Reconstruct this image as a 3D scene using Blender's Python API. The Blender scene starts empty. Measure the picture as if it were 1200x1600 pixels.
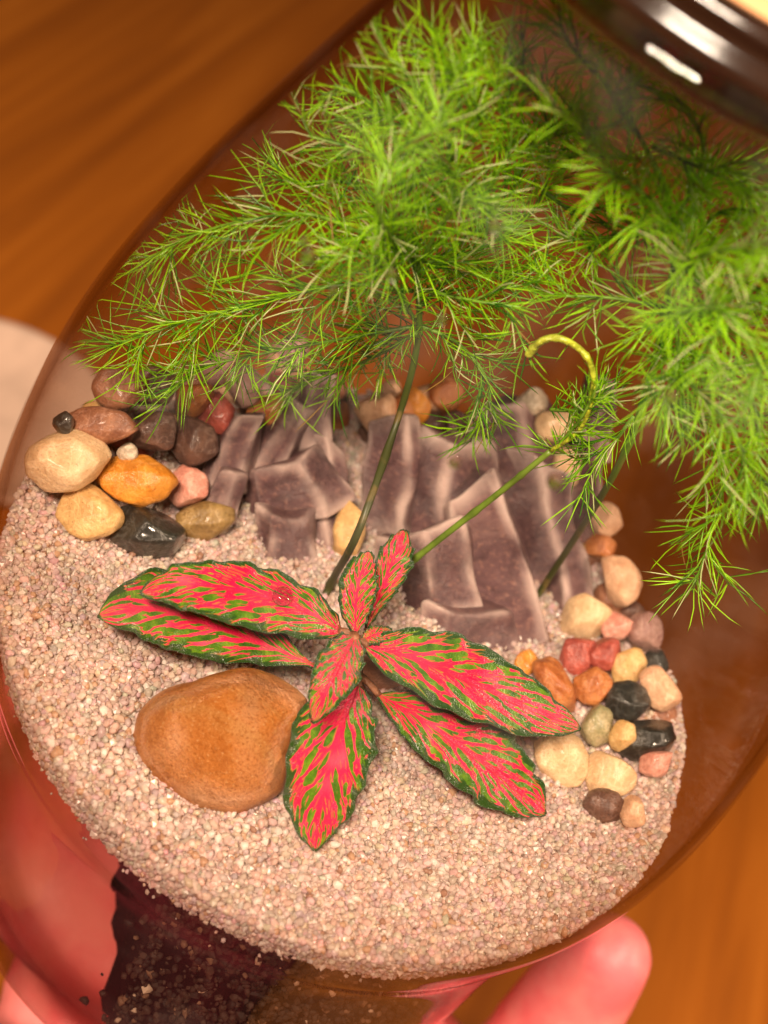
import bpy, bmesh, math, random
import numpy as np
from mathutils import Vector, Matrix, Euler, noise

# ------------------------------------------------------------------ units: the scene is laid out in centimetres and
# every top-level object is brought to metres at the end (jar about 13 cm wide)
CM = 0.01
S = bpy.context.scene
COL = S.collection
rnd = random.Random(7)

# ------------------------------------------------------------------ camera
ELEV, DIST, FPX, ROLL = math.radians(40), 23.0, 2300.0, math.radians(31)
LOOK = Vector((-0.62, 0.0, 3.6))
FWD = Vector((0, math.cos(ELEV), -math.sin(ELEV)))
RGT0, UP0 = Vector((1, 0, 0)), Vector((0, math.sin(ELEV), math.cos(ELEV)))
# image right / image up as world directions (the photograph is rolled against the jar)
IR = RGT0 * math.cos(ROLL) + UP0 * math.sin(ROLL)
IU = -RGT0 * math.sin(ROLL) + UP0 * math.cos(ROLL)
CAMP = LOOK - FWD * DIST
cd = bpy.data.cameras.new('camera'); cam = bpy.data.objects.new('camera', cd); COL.objects.link(cam)
cd.sensor_fit = 'HORIZONTAL'; cd.sensor_width = 36.0; cd.lens = 36.0 * FPX / 1200.0
cd.clip_start, cd.clip_end = 0.01, 50.0
m = Matrix((IR, IU, -FWD)).transposed().to_4x4(); m.translation = CAMP * CM
cam.matrix_world = m
S.camera = cam
cd.dof.use_dof = True
cd.dof.focus_distance = 0.223
cd.dof.aperture_fstop = 22.0
cd.dof.aperture_blades = 0

# ------------------------------------------------------------------ world: a dim warm room
W = bpy.data.worlds.new('World'); S.world = W; W.use_nodes = True
bg = W.node_tree.nodes['Background']
bg.inputs['Color'].default_value = (1.0, 0.72, 0.50, 1); bg.inputs['Strength'].default_value = 0.065

def lamp(name, loc, target, size, power, col, size_y=None):
    d = bpy.data.lights.new(name, 'AREA'); d.energy = power; d.color = col
    d.shape = 'RECTANGLE' if size_y else 'DISK'; d.size = size
    if size_y: d.size_y = size_y
    o = bpy.data.objects.new(name, d); COL.objects.link(o)
    o.location = Vector(loc) * CM
    o.rotation_euler = (Vector(target) - Vector(loc)).to_track_quat('-Z', 'Y').to_euler()
    return o
lamp('ceiling_lamp', (-10, -37, 46), (0, 0, 3), 0.16, 11.0, (1.0, 0.82, 0.63), 0.05)
lamp('right_fill', (44, -8, 46), (0, 0, 4), 0.14, 5.6, (1.0, 0.80, 0.60))  # added fill to brighten fern and pebbles at the right, no known source

S.view_settings.view_transform = 'Standard'; S.view_settings.look = 'None'
S.view_settings.exposure = -0.22; S.view_settings.gamma = 1.0; S.view_settings.use_curve_mapping = False
S.render.engine = 'CYCLES'
S.cycles.use_denoising = True
S.cycles.max_bounces = 16; S.cycles.transparent_max_bounces = 24; S.cycles.transmission_bounces = 12
S.cycles.diffuse_bounces = 4; S.cycles.glossy_bounces = 4
S.cycles.caustics_reflective = False; S.cycles.caustics_refractive = True
S.cycles.sample_clamp_indirect = 4.0

# ------------------------------------------------------------------ helpers: photograph pixel -> point in the place
def ray(px, py):
    return (FWD + IR * ((px - 600) / FPX) - IU * ((py - 800) / FPX))
def at_z(px, py, z):
    d = ray(px, py); return CAMP + d * ((z - CAMP.z) / d.z)
def at_y(px, py, y):
    d = ray(px, py); return CAMP + d * ((y - CAMP.y) / d.y)
def px_size(p, n):                       # n photograph pixels at the depth of p, in cm
    return n * (p - CAMP).dot(FWD) / FPX

# ------------------------------------------------------------------ node helpers
class NT:
    def __init__(s, name):
        s.m = bpy.data.materials.new(name); s.m.use_nodes = True; s.t = s.m.node_tree
        for n in list(s.t.nodes): s.t.nodes.remove(n)
        s.out = s.t.nodes.new('ShaderNodeOutputMaterial')
    def n(s, typ, ins=None, **kw):
        nd = s.t.nodes.new('ShaderNode' + typ)
        for k, v in kw.items(): setattr(nd, k, v)
        for k, v in (ins or {}).items():
            if isinstance(v, bpy.types.NodeSocket): s.t.links.new(v, nd.inputs[k])
            else: nd.inputs[k].default_value = v
        return nd
    def math(s, op, a, b=0.0, c=0.0, clamp=False):
        return s.n('Math', {0: a, 1: b, 2: c}, operation=op, use_clamp=clamp).outputs[0]
    def ramp(s, fac, stops, interp='LINEAR'):
        r = s.n('ValToRGB', {'Fac': fac}); e = r.color_ramp; e.interpolation = interp
        while len(e.elements) < len(stops): e.elements.new(0.5)
        for el, (p, c) in zip(e.elements, stops):
            el.position = p; el.color = c if len(c) == 4 else (*c, 1)
        return r.outputs['Color']
    def mix(s, fac, a, b, blend='MIX'):
        x = s.n('Mix', data_type='RGBA', blend_type=blend)
        for sock, v in ((x.inputs['Factor'], fac), (x.inputs['A'], a), (x.inputs['B'], b)):
            if isinstance(v, bpy.types.NodeSocket): s.t.links.new(v, sock)
            elif isinstance(v, tuple): sock.default_value = v if len(v) == 4 else (*v, 1)
            else: sock.default_value = v
        return x.outputs['Result']
    def smooth(s, x, a, b):
        return s.n('MapRange', {'Value': x, 'From Min': a, 'From Max': b}, interpolation_type='SMOOTHSTEP').outputs[0]
    def surf(s, sh): s.t.links.new(sh, s.out.inputs['Surface']); return s.m

def c4(c): return (*c, 1)

# ------------------------------------------------------------------ mesh helpers
def mesh_obj(name, verts, faces, mat, parent=None, smooth=True):
    me = bpy.data.meshes.new(name); me.from_pydata([tuple(v) for v in verts], [], faces); me.update()
    if smooth: me.polygons.foreach_set('use_smooth', [True] * len(me.polygons))
    o = bpy.data.objects.new(name, me); COL.objects.link(o)
    for mm in (mat if isinstance(mat, (list, tuple)) else [mat]):
        if mm: me.materials.append(mm)
    if parent: o.parent = parent
    return o
def empty(name, loc=(0, 0, 0)):
    o = bpy.data.objects.new(name, None); COL.objects.link(o); o.location = loc; o.empty_display_size = 0.5; return o
def tag(o, label=None, cat=None, group=None, kind=None):
    if label: o['label'] = label
    if cat: o['category'] = cat
    if group: o['group'] = group
    if kind: o['kind'] = kind
    return o
def catmull(pts, n):
    pts = [Vector(p) for p in pts]; P = [pts[0] * 2 - pts[1]] + pts + [pts[-1] * 2 - pts[-2]]
    out = []; segs = len(pts) - 1
    for k in range(n):
        t = k / (n - 1) * segs; i = min(int(t), segs - 1); f = t - i
        a, b, c, d = P[i:i + 4]
        out.append(0.5 * ((2 * b) + (c - a) * f + (2 * a - 5 * b + 4 * c - d) * f * f + (3 * b - a - 3 * c + d) * f ** 3))
    return out
def tube_data(path, radii, sides=8, V=None, F=None, cap=True):
    V = [] if V is None else V; F = [] if F is None else F
    n = len(path); ref = Vector((0.31, 0.77, 0.55)); base = len(V)
    for i, p in enumerate(path):
        t = (path[min(i + 1, n - 1)] - path[max(i - 1, 0)]).normalized()
        a = t.cross(ref).normalized(); b = t.cross(a)
        r = radii[i] if hasattr(radii, '__len__') else radii
        for k in range(sides):
            w = 2 * math.pi * k / sides
            V.append(p + a * (r * math.cos(w)) + b * (r * math.sin(w)))
    for i in range(n - 1):
        for k in range(sides):
            F.append((base + i * sides + k, base + i * sides + (k + 1) % sides, base + (i + 1) * sides + (k + 1) % sides, base + (i + 1) * sides + k))
    if cap:
        F.append(tuple(base + k for k in range(sides))[::-1]); F.append(tuple(base + (n - 1) * sides + k for k in range(sides)))
    return V, F
def lathe(name, prof, segs, mat, parent=None, closed=False):
    V, F = [], []; n = len(prof)
    for r, z in prof:
        for k in range(segs):
            w = 2 * math.pi * k / segs; V.append((r * math.cos(w), r * math.sin(w), z))
    for i in range(n if closed else n - 1):
        j = (i + 1) % n
        for k in range(segs):
            F.append((i * segs + k, i * segs + (k + 1) % segs, j * segs + (k + 1) % segs, j * segs + k))
    o = mesh_obj(name, V, F, mat, parent)
    bm = bmesh.new(); bm.from_mesh(o.data); bmesh.ops.remove_doubles(bm, verts=bm.verts, dist=1e-4)
    bmesh.ops.recalc_face_normals(bm, faces=bm.faces); bm.to_mesh(o.data); bm.free()
    return o

# ------------------------------------------------------------------ jar profile (radius of the outside by height)
PROF = [(-6.85, 4.1), (-6.55, 4.78), (-5.55, 5.26), (-3.9, 5.42), (-2.2, 5.48), (-0.8, 5.62), (0.3, 5.95), (1.5, 6.24), (3, 6.30), (5, 6.06), (7, 5.5), (9, 4.76), (10.5, 4.15), (11.6, 3.68), (12.4, 3.43), (13.0, 3.36)]
WALL = 0.16
_pz = catmull([(r, 0, z) for z, r in PROF], 160)
_zs = np.array([p.z for p in _pz]); _rs = np.array([p.x for p in _pz])
def r_out(z): return float(np.interp(z, _zs, _rs))
FLOOR = -6.15
def r_in(z):
    r = r_out(z) - WALL
    if z < -3.4:                       # thick glass towards the foot
        t = max(0, min(1, (-3.4 - z) / (-3.4 - FLOOR))); r -= 0.9 * t ** 3
    return r

# ------------------------------------------------------------------ materials
def glass_thin():
    t = NT('jar_glass')
    bf = t.n('NewGeometry').outputs['Backfacing']          # a thin pane: the same reflection from either side
    fr = t.n('Fresnel', {'IOR': t.math('MULTIPLY_ADD', bf, 1 / 1.46 - 1.46, 1.46)}).outputs[0]
    ins = t.n('Attribute', attribute_name='inside').outputs['Fac']
    fr = t.math('MULTIPLY', fr, t.math('MULTIPLY_ADD', ins, -0.55, 0.65))      # damp contents wet the inside of the glass
    co = t.n('TexCoord').outputs['Object']
    ns = t.n('TexNoise', {'Vector': co, 'Scale': 0.9, 'Detail': 4.0}).outputs[0]
    sm = t.smooth(ns, 0.45, 0.75)
    rough = t.math('MULTIPLY_ADD', sm, 0.05, 0.02)
    gl = t.n('BsdfGlossy', {'Color': (1, 1, 1, 1), 'Roughness': rough}).outputs[0]
    tr = t.n('BsdfTransparent', {'Color': (0.975, 0.97, 0.96, 1)}).outputs[0]
    df = t.n('BsdfDiffuse', {'Color': (0.8, 0.72, 0.66, 1)}).outputs[0]
    haze = t.n('MixShader', {0: t.math('MULTIPLY', sm, 0.012), 1: tr, 2: df}).outputs[0]   # finger smears, doubling as a painted veil of hazy reflection
    t.t.links.new(t.n('VolumeAbsorption', {'Color': (0.70, 0.58, 0.53, 1), 'Density': 130.0}).outputs[0], t.out.inputs['Volume'])
    return t.surf(t.n('MixShader', {0: fr, 1: haze, 2: gl}).outputs[0])
def glass_solid(name, tint=(1, 1, 1)):
    t = NT(name)
    return t.surf(t.n('BsdfGlass', {'Color': c4(tint), 'Roughness': 0.02, 'IOR': 1.48}).outputs[0])
M_GLASS = glass_thin()
M_LIP = glass_solid('lip_glass', (0.93, 0.9, 0.86))

def wood():
    t = NT('table_wood'); co = t.n('TexCoord').outputs['Object']
    mp = t.n('Mapping', {'Vector': co, 'Rotation': (0, 0, math.radians(-21)), 'Scale': (0.22, 0.012, 0.2)}).outputs[0]
    a = t.n('TexNoise', {'Vector': mp, 'Scale': 2.2, 'Detail': 6.0, 'Roughness': 0.6, 'Distortion': 0.6}).outputs[0]
    mp2 = t.n('Mapping', {'Vector': co, 'Rotation': (0, 0, math.radians(-21)), 'Scale': (2.5, 0.05, 1)}).outputs[0]
    b = t.n('TexNoise', {'Vector': mp2, 'Scale': 2.0, 'Detail': 5.0}).outputs[0]
    col = t.ramp(a, [(0.3, (0.23, 0.056, 0.003)), (0.52, (0.36, 0.094, 0.005)), (0.7, (0.47, 0.135, 0.010))])
    col = t.mix(t.math('MULTIPLY', b, 0.35), col, (0.20, 0.05, 0.006))
    p = t.n('BsdfPrincipled', {'Base Color': col, 'Roughness': 0.55, 'Specular IOR Level': 0.25})
    return t.surf(p.outputs[0])
M_WOOD = wood()

def plain(name, col, rough=0.5, spec=0.5, sss=0.0, var=0.0, scale=1.0, bump=0.0, rad=(0.3, 0.15, 0.08)):
    t = NT(name); co = t.n('TexCoord').outputs['Object']
    ns = t.n('TexNoise', {'Vector': co, 'Scale': scale, 'Detail': 5.0}).outputs[0]
    c = t.mix(t.smooth(ns, 0.35, 0.65), tuple(max(0, x * (1 - var)) for x in col), tuple(min(1, x * (1 + var)) for x in col))
    ins = {'Base Color': c, 'Roughness': rough, 'Specular IOR Level': spec}
    if sss: ins.update({'Subsurface Weight': sss, 'Subsurface Radius': rad, 'Subsurface Scale': 0.01})
    if bump: ins['Normal'] = t.n('Bump', {'Height': ns, 'Strength': bump, 'Distance': 0.05}).outputs[0]
    return t.surf(t.n('BsdfPrincipled', ins).outputs[0])

def stone_mat(name, c1, c2, rough=0.32, scale=1.6, speck=None, coat=0.1):
    t = NT(name); co = t.n('TexCoord').outputs['Object']
    wv = t.n('TexNoise', {'Vector': co, 'Scale': scale, 'Detail': 6.0, 'Roughness': 0.62, 'Distortion': 0.5}).outputs[0]
    fine = t.n('TexNoise', {'Vector': co, 'Scale': scale * 9, 'Detail': 4.0, 'Roughness': 0.7}).outputs[0]
    col = t.mix(t.smooth(wv, 0.36, 0.64), c1, c2)
    col = t.mix(t.math('MULTIPLY', t.smooth(fine, 0.5, 0.75), 0.35), col, tuple(min(1, x * 1.5 + 0.04) for x in c2))
    col = t.mix(t.math('MULTIPLY', t.smooth(fine, 0.5, 0.28), 0.4), col, tuple(x * 0.5 for x in c1))
    vn = t.n('TexNoise', {'Vector': co, 'Scale': scale * 1.1, 'Detail': 3.0, 'Distortion': 1.2}).outputs[0]
    vein = t.smooth(t.math('ABSOLUTE', t.math('SUBTRACT', vn, 0.5)), 0.022, 0.004)
    col = t.mix(t.math('MULTIPLY', vein, 0.28), col, tuple(min(1, x * 1.35 + 0.10) for x in c2))
    pit = t.n('TexVoronoi', {'Vector': co, 'Scale': 13.0}).outputs['Distance']
    col = t.mix(t.math('MULTIPLY', t.smooth(pit, 0.2, 0.1), 0.55), col, tuple(x * 0.45 for x in c1))
    if speck:
        vo = t.n('TexVoronoi', {'Vector': co, 'Scale': 16.0, 'Randomness': 1.0}).outputs['Distance']
        col = t.mix(t.smooth(vo, 0.16, 0.06), col, speck)
    bmp = t.n('Bump', {'Height': fine, 'Strength': 0.25, 'Distance': 0.04}).outputs[0]
    p = t.n('BsdfPrincipled', {'Base Color': col, 'Roughness': rough + 0.08, 'Coat Weight': coat, 'Coat Roughness': 0.12, 'Normal': bmp,
                               'Subsurface Weight': 0.12, 'Subsurface Radius': (0.3, 0.16, 0.08), 'Subsurface Scale': 0.006})
    return t.surf(p.outputs[0])

# ------------------------------------------------------------------ the table
TZ = -20.0
tb = mesh_obj('table_top', [(-160, -120, TZ), (160, -120, TZ), (160, 260, TZ), (-160, 260, TZ)], [(0, 1, 2, 3)], M_WOOD, smooth=False)
tag(tb, 'orange brown wooden table top behind and below the jar', None, None, 'structure')

# ------------------------------------------------------------------ the jar
jar = tag(empty('glass_jar', (0, 0, -6.85)), 'egg shaped clear glass terrarium jar held in the hand', 'jar')
prof = [(0.0, -6.7), (2.2, -6.75), (3.5, -6.85)]
prof += [(p.x, p.z) for p in _pz if p.z > -6.84]
prof += [(3.28, 13.10), (3.2, 13.0)]
inner = [(r_in(z), z) for z in np.linspace(12.9, FLOOR + 0.25, 120)]
rf = inner[-1][0]
inner += [(rf - 0.12, FLOOR + 0.1), (rf - 0.4, FLOOR), (rf * 0.5, FLOOR - 0.02), (0.0, FLOOR - 0.03)]
wall = lathe('wall', prof + inner, 160, M_GLASS, jar); wall.location = (0, 0, 6.85)
ia = wall.data.attributes.new('inside', 'FLOAT', 'FACE')
ia.data.foreach_set('value', [1.0 if (f.normal.x * f.center.x + f.normal.y * f.center.y < -1e-4 or (FLOOR - 0.1 < f.center.z < FLOOR + 0.3 and f.normal.z > 0.3)) else 0.0 for f in wall.data.polygons])
lipr = []
for k in range(20):                              # heavy rounded lip
    w = 2 * math.pi * k / 20
    lipr.append((3.34 + 0.24 * math.cos(w), 13.14 + 0.19 * math.sin(w)))
lip = lathe('lip', lipr, 128, M_LIP, jar, closed=True); lip.location = (0, 0, 6.85)
# the lid: a dark moulded ring with a pale wooden disc let into its top
lid = tag(empty('lid', (0, 0, 13.34)), 'dark round lid with pale peach top closing the jar mouth', 'lid')
rp = [(2.9, -0.45), (3.1, -0.4), (3.12, -0.02), (3.5, 0.0), (3.60, 0.03), (3.66, 0.10), (3.67, 0.2), (3.60, 0.26), (3.55, 0.30), (3.55, 0.42), (3.60, 0.46), (3.63, 0.52), (3.58, 0.60), (3.46, 0.64), (3.32, 0.63), (3.28, 0.5), (2.9, 0.5)]
lathe('ring', rp, 128, plain('lid_ring', (0.016, 0.007, 0.004), 0.16, 0.6, var=0.2, scale=1.0), lid, closed=True)
lathe('top_disc', [(0, 0.60), (3.1, 0.60), (3.24, 0.57), (3.26, 0.505), (0, 0.505)], 96, plain('lid_wood', (0.66, 0.32, 0.15), 0.5, var=0.1, scale=0.8), lid)

# ------------------------------------------------------------------ sand: a bed of real grains on a solid bed
def sand_h(x, y):
    h = 1.0 + 0.26 * noise.noise((x * 0.38, y * 0.38, 3.1)) + 0.11 * noise.noise((x * 1.1, y * 1.1, 9.0))
    h += 0.10 * max(0, y) * 0.25 + 0.075 * max(0, x - 2.0)
    r = math.hypot(x, y)
    if r > 5.2: h += 0.16 * ((r - 5.2) / 1.0) ** 2
    # hollow round the big stone and the plant
    for cx, cy, rr, d in HOLLOW:
        q = math.hypot(x - cx, y - cy)
        if q < rr * 1.5: h -= d * max(0, 1 - (q / (rr * 1.5)) ** 2) ** 1.5
    return h
STONE_C = at_z(340, 1163, 1.22)
HOLLOW = [(STONE_C.x, STONE_C.y, 1.5, 0.12)]
_pp = at_z(545, 1090, 1.0); HOLLOW.append((_pp.x, _pp.y, 0.9, 0.2))
SAND_BOT = 0.30
def sand_bot(a): return SAND_BOT + 0.10 * noise.noise((math.cos(a) * 2.2, math.sin(a) * 2.2, 1.7)) + 0.05 * noise.noise((math.cos(a) * 9, math.sin(a) * 9, 4.7))
def sand_colour(t):
    vc = t.n('VertexColor', layer_name='grain').outputs['Color']
    return vc
def sand_mat():
    t = NT('sand_grain'); vc = t.n('VertexColor', layer_name='grain').outputs['Color']
    p = t.n('BsdfPrincipled', {'Base Color': vc, 'Roughness': 0.26, 'Specular IOR Level': 0.55}).outputs[0]
    tr = t.n('BsdfTranslucent', {'Color': vc}).outputs[0]
    return t.surf(t.n('MixShader', {0: 0.5, 1: p, 2: tr}).outputs[0])
M_SAND = sand_mat()
def grains():
    g = np.random.default_rng(3)
    P, R = [], []
    # top: jittered grid, two passes
    for pas, (step, lift) in enumerate([(0.078, 0.0), (0.12, 0.045)]):
        n = int(13.2 / step)
        for i in range(n):
            for j in range(n):
                x = -6.6 + i * step + g.uniform(-.5, .5) * step; y = -6.6 + j * step + g.uniform(-.5, .5) * step
                h = sand_h(x, y)
                if math.hypot(x, y) > r_in(h) - 0.06: continue
                if y > 3.6 and pas: continue
                P.append((x, y, h + lift + g.uniform(-.03, .03))); R.append(g.uniform(0.036, 0.068))
    # fines lying between the grains
    for k in range(16000):
        a = g.uniform(-math.pi, math.pi); q = 6.1 * math.sqrt(g.random()); x, y = q * math.cos(a), q * math.sin(a)
        if y > 3.6: continue
        h = sand_h(x, y)
        if q > r_in(h) - 0.05: continue
        P.append((x, y, h + g.uniform(-.02, .07))); R.append(g.uniform(0.016, 0.04))
    # against the glass
    for step, dr in ((0.085, 0.06), (0.13, 0.10)):
        a = -math.pi - 0.35
        while a < 0.45:
            x, y = math.cos(a) * 6, math.sin(a) * 6
            z = sand_bot(a)
            top = sand_h(math.cos(a) * 6.0, math.sin(a) * 6.0)
            while z < top + 0.05:
                r = r_in(z) - dr - g.uniform(0, .02); aa = a + g.uniform(-.5, .5) * step / 6.3
                P.append((r * math.cos(aa), r * math.sin(aa), z + g.uniform(-.04, .04))); R.append(g.uniform(0.04, 0.07))
                z += step
            a += step / 6.3
    # stray grains sticking to the glass below the bed
    for k in range(45):
        a = g.uniform(-2.6, -0.6); d = abs(g.normal(0, 0.3)); z = sand_bot(a) - d
        if z < -2.5: continue
        r = r_in(z) - 0.045; P.append((r * math.cos(a), r * math.sin(a), z)); R.append(g.uniform(0.018, 0.042) * (1 if d < .5 else .7))
    # heaped grains pushed up round the big stone
    for k in range(900):
        a = g.uniform(0, 2 * math.pi); q = 1.12 + abs(g.normal(0, 0.3)); x, y = STONE_C.x + q * 1.1 * math.cos(a), STONE_C.y + q * math.sin(a)
        if math.hypot(x, y) > 6.1: continue
        P.append((x, y, sand_h(x, y) + g.uniform(0, 0.13))); R.append(g.uniform(0.045, 0.072))
    return P, R
def grain_mesh(name, P, R, g, tint, mat, rough=(0.72, 1.24)):
    P = np.array(P); R = np.array(R); N = len(P)
    bm = bmesh.new(); bmesh.ops.create_icosphere(bm, subdivisions=1, radius=1.0); bm.verts.ensure_lookup_table()
    bv = np.array([v.co[:] for v in bm.verts]); bf = np.array([[v.index for v in f.verts] for f in bm.faces]); bm.free()
    nv, nf = len(bv), len(bf)
    q = g.normal(size=(N, 4)); q /= np.linalg.norm(q, axis=1)[:, None]; w, x, y, z = q.T
    Rm = np.stack([1 - 2 * (y * y + z * z), 2 * (x * y - z * w), 2 * (x * z + y * w), 2 * (x * y + z * w), 1 - 2 * (x * x + z * z), 2 * (y * z - x * w), 2 * (x * z - y * w), 2 * (y * z + x * w), 1 - 2 * (x * x + y * y)], 1).reshape(N, 3, 3)
    sc = R[:, None] * np.stack([g.uniform(.8, 1.1, N), g.uniform(.85, 1.15, N), g.uniform(.9, 1.55, N)], 1)
    loc = bv[None] * g.uniform(*rough, (N, nv, 1)) * sc[:, None, :]
    vv = np.einsum('nij,nvj->nvi', Rm, loc) + P[:, None, :]
    ff = bf[None] + (np.arange(N) * nv)[:, None, None]
    me = bpy.data.meshes.new(name)
    me.vertices.add(N * nv); me.vertices.foreach_set('co', vv.reshape(-1))
    me.loops.add(N * nf * 3); me.loops.foreach_set('vertex_index', ff.reshape(-1).astype(np.int32))
    me.polygons.add(N * nf); me.polygons.foreach_set('loop_start', np.arange(0, N * nf * 3, 3, dtype=np.int32))
    me.update(calc_edges=True); me.validate()
    me.polygons.foreach_set('use_smooth', g.random(N * nf) < 0.45)
    tint = tint(N, g)
    ca = np.ones((N, nv, 4)); ca[:, :, :3] = np.clip(tint, 0, 1)[:, None, :]
    at = me.color_attributes.new('grain', 'FLOAT_COLOR', 'POINT'); at.data.foreach_set('color', ca.reshape(-1))
    o = bpy.data.objects.new(name, me); COL.objects.link(o); me.materials.append(mat)
    return o
def sand_tint(N, g):
    base = np.array([0.80, 0.655, 0.59]); tint = base[None] * g.uniform(0.80, 1.12, (N, 1)) * (1 + g.normal(0, .05, (N, 3)))
    k = g.random(N); tint[k < .09] = [0.93, 0.86, 0.80]; tint[(k > .09) & (k < .13)] = [0.68, 0.45, 0.30]; tint[(k > .13) & (k < .138)] = [0.48, 0.28, 0.20]; tint[k > .93] = [0.76, 0.56, 0.48]
    return tint
sand = tag(grain_mesh('sand', *grains(), np.random.default_rng(4), sand_tint, M_SAND), 'pale pinkish beige coarse sand filling the jar', 'sand', None, 'stuff')
# packed bed under the loose grains
V, F = [], []; NR, NA = 40, 128
for i in range(NR + 1):
    for k in range(NA):
        a = 2 * math.pi * k / NA; rr = i / NR * (r_in(1.0) - 0.10); x, y = rr * math.cos(a), rr * math.sin(a)
        V.append((x, y, sand_h(x, y) - 0.005))
for i in range(NR):
    for k in range(NA): F.append((i * NA + k, i * NA + (k + 1) % NA, (i + 1) * NA + (k + 1) % NA, (i + 1) * NA + k))
for rr_, zf in ((-0.11, 1.0), (-0.11, 0.0)):
    b = len(V)
    for k in range(NA):
        a = 2 * math.pi * k / NA; z0 = sand_bot(a); z1 = sand_h(math.cos(a) * 6.0, math.sin(a) * 6.0) - 0.06
        z = z0 + (z1 - z0) * zf; r = r_in(z) + rr_; V.append((r * math.cos(a), r * math.sin(a), z))
    p = b - NA
    for k in range(NA): F.append((p + k, p + (k + 1) % NA, b + (k + 1) % NA, b + k))
F.append(tuple(range(len(V) - NA, len(V)))[::-1])
bed = mesh_obj('packed_bed', V, F, plain('sand_bed', (0.68, 0.54, 0.47), 0.7, var=0.12, scale=7, bump=0.6), sand)

# ------------------------------------------------------------------ black soil, slid to one side so the glass is clear at the front left
def soil_crumb_mat():
    t = NT('soil_crumb'); vc = t.n('VertexColor', layer_name='grain').outputs['Color']
    return t.surf(t.n('BsdfPrincipled', {'Base Color': vc, 'Roughness': 0.75, 'Specular IOR Level': 0.2}).outputs[0])
M_SOILC = soil_crumb_mat()
def soil():
    V, F = [], []; NA, NZ = 160, 40
    n = Vector((-0.92, -0.39, 0)); c = 2.3
    for i in range(NZ + 1):
        z = FLOOR + 0.04 + (SAND_BOT - 0.06 - FLOOR) * i / NZ
        for k in range(NA):
            a = 2 * math.pi * k / NA; d = Vector((math.cos(a), math.sin(a), 0)); r = r_in(z) - 0.05
            q = d.dot(n); cc = c + 0.45 * noise.noise((z * 0.9, a * 2, 0)) + 0.3 * noise.noise((z * 2.7, a * 7, 5)) + 0.10 * (z + 2)
            if q > 0: r = min(r, cc / q)
            r -= 0.12 * (0.5 + 0.5 * noise.noise(d * 14 + Vector((0, 0, z * 3.2)))) + 0.05 * (0.5 + .5 * noise.noise(d * 40 + Vector((0, 0, z * 8))))
            V.append(d * r + Vector((0, 0, z)))
    for i in range(NZ):
        for k in range(NA): F.append((i * NA + k, i * NA + (k + 1) % NA, (i + 1) * NA + (k + 1) % NA, (i + 1) * NA + k))
    F.append(tuple(range(NA))[::-1]); F.append(tuple(range(NZ * NA, NZ * NA + NA)))
    t = NT('soil'); co = t.n('TexCoord').outputs['Object']
    ns = t.n('TexNoise', {'Vector': co, 'Scale': 6.0, 'Detail': 8.0, 'Roughness': 0.7}).outputs[0]
    vo = t.n('TexVoronoi', {'Vector': co, 'Scale': 7.0}).outputs['Distance']
    col = t.ramp(ns, [(0.35, (0.002, 0.001, 0.001)), (0.6, (0.007, 0.003, 0.002)), (0.75, (0.03, 0.012, 0.007))])
    col = t.mix(t.smooth(vo, 0.07, 0.03), col, (0.14, 0.07, 0.04))
    bmp = t.n('Bump', {'Height': ns, 'Strength': 0.8, 'Distance': 0.1}).outputs[0]
    return mesh_obj('soil', V, F, t.surf(t.n('BsdfPrincipled', {'Base Color': col, 'Roughness': 0.9, 'Specular IOR Level': 0.1, 'Normal': bmp}).outputs[0]))
so_ = soil()
g_ = np.random.default_rng(8); P_, R_ = [], []
for k in range(6500):
    a = g_.uniform(-2.6, 0.2); z = g_.uniform(-5.4, SAND_BOT + 0.05); d = Vector((math.cos(a), math.sin(a), 0))
    cut = d.dot(Vector((-0.92, -0.39, 0))); r = r_in(z) - 0.09 - abs(g_.normal(0, .04))
    if cut > 0 and cut * r > 2.3 + 0.10 * (z + 2) + g_.exponential(0.10): continue
    P_.append((d.x * r, d.y * r, z)); R_.append(g_.uniform(0.025, 0.085))
def soil_tint(N, g):
    t = np.array([0.020, 0.010, 0.006])[None] * g.uniform(0.3, 1.6, (N, 1)); k = g.random(N)
    t[k < .06] = [0.10, 0.05, 0.028]; t[k > .98] = [0.30, 0.20, 0.14]
    return t
cr = grain_mesh('crumbs', P_, R_, g_, soil_tint, M_SOILC, (0.6, 1.3)); cr.parent = so_; cr['kind'] = 'stuff'
tag(so_, 'black potting soil under the sand at the bottom of the jar', 'soil', None, 'stuff')

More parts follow.
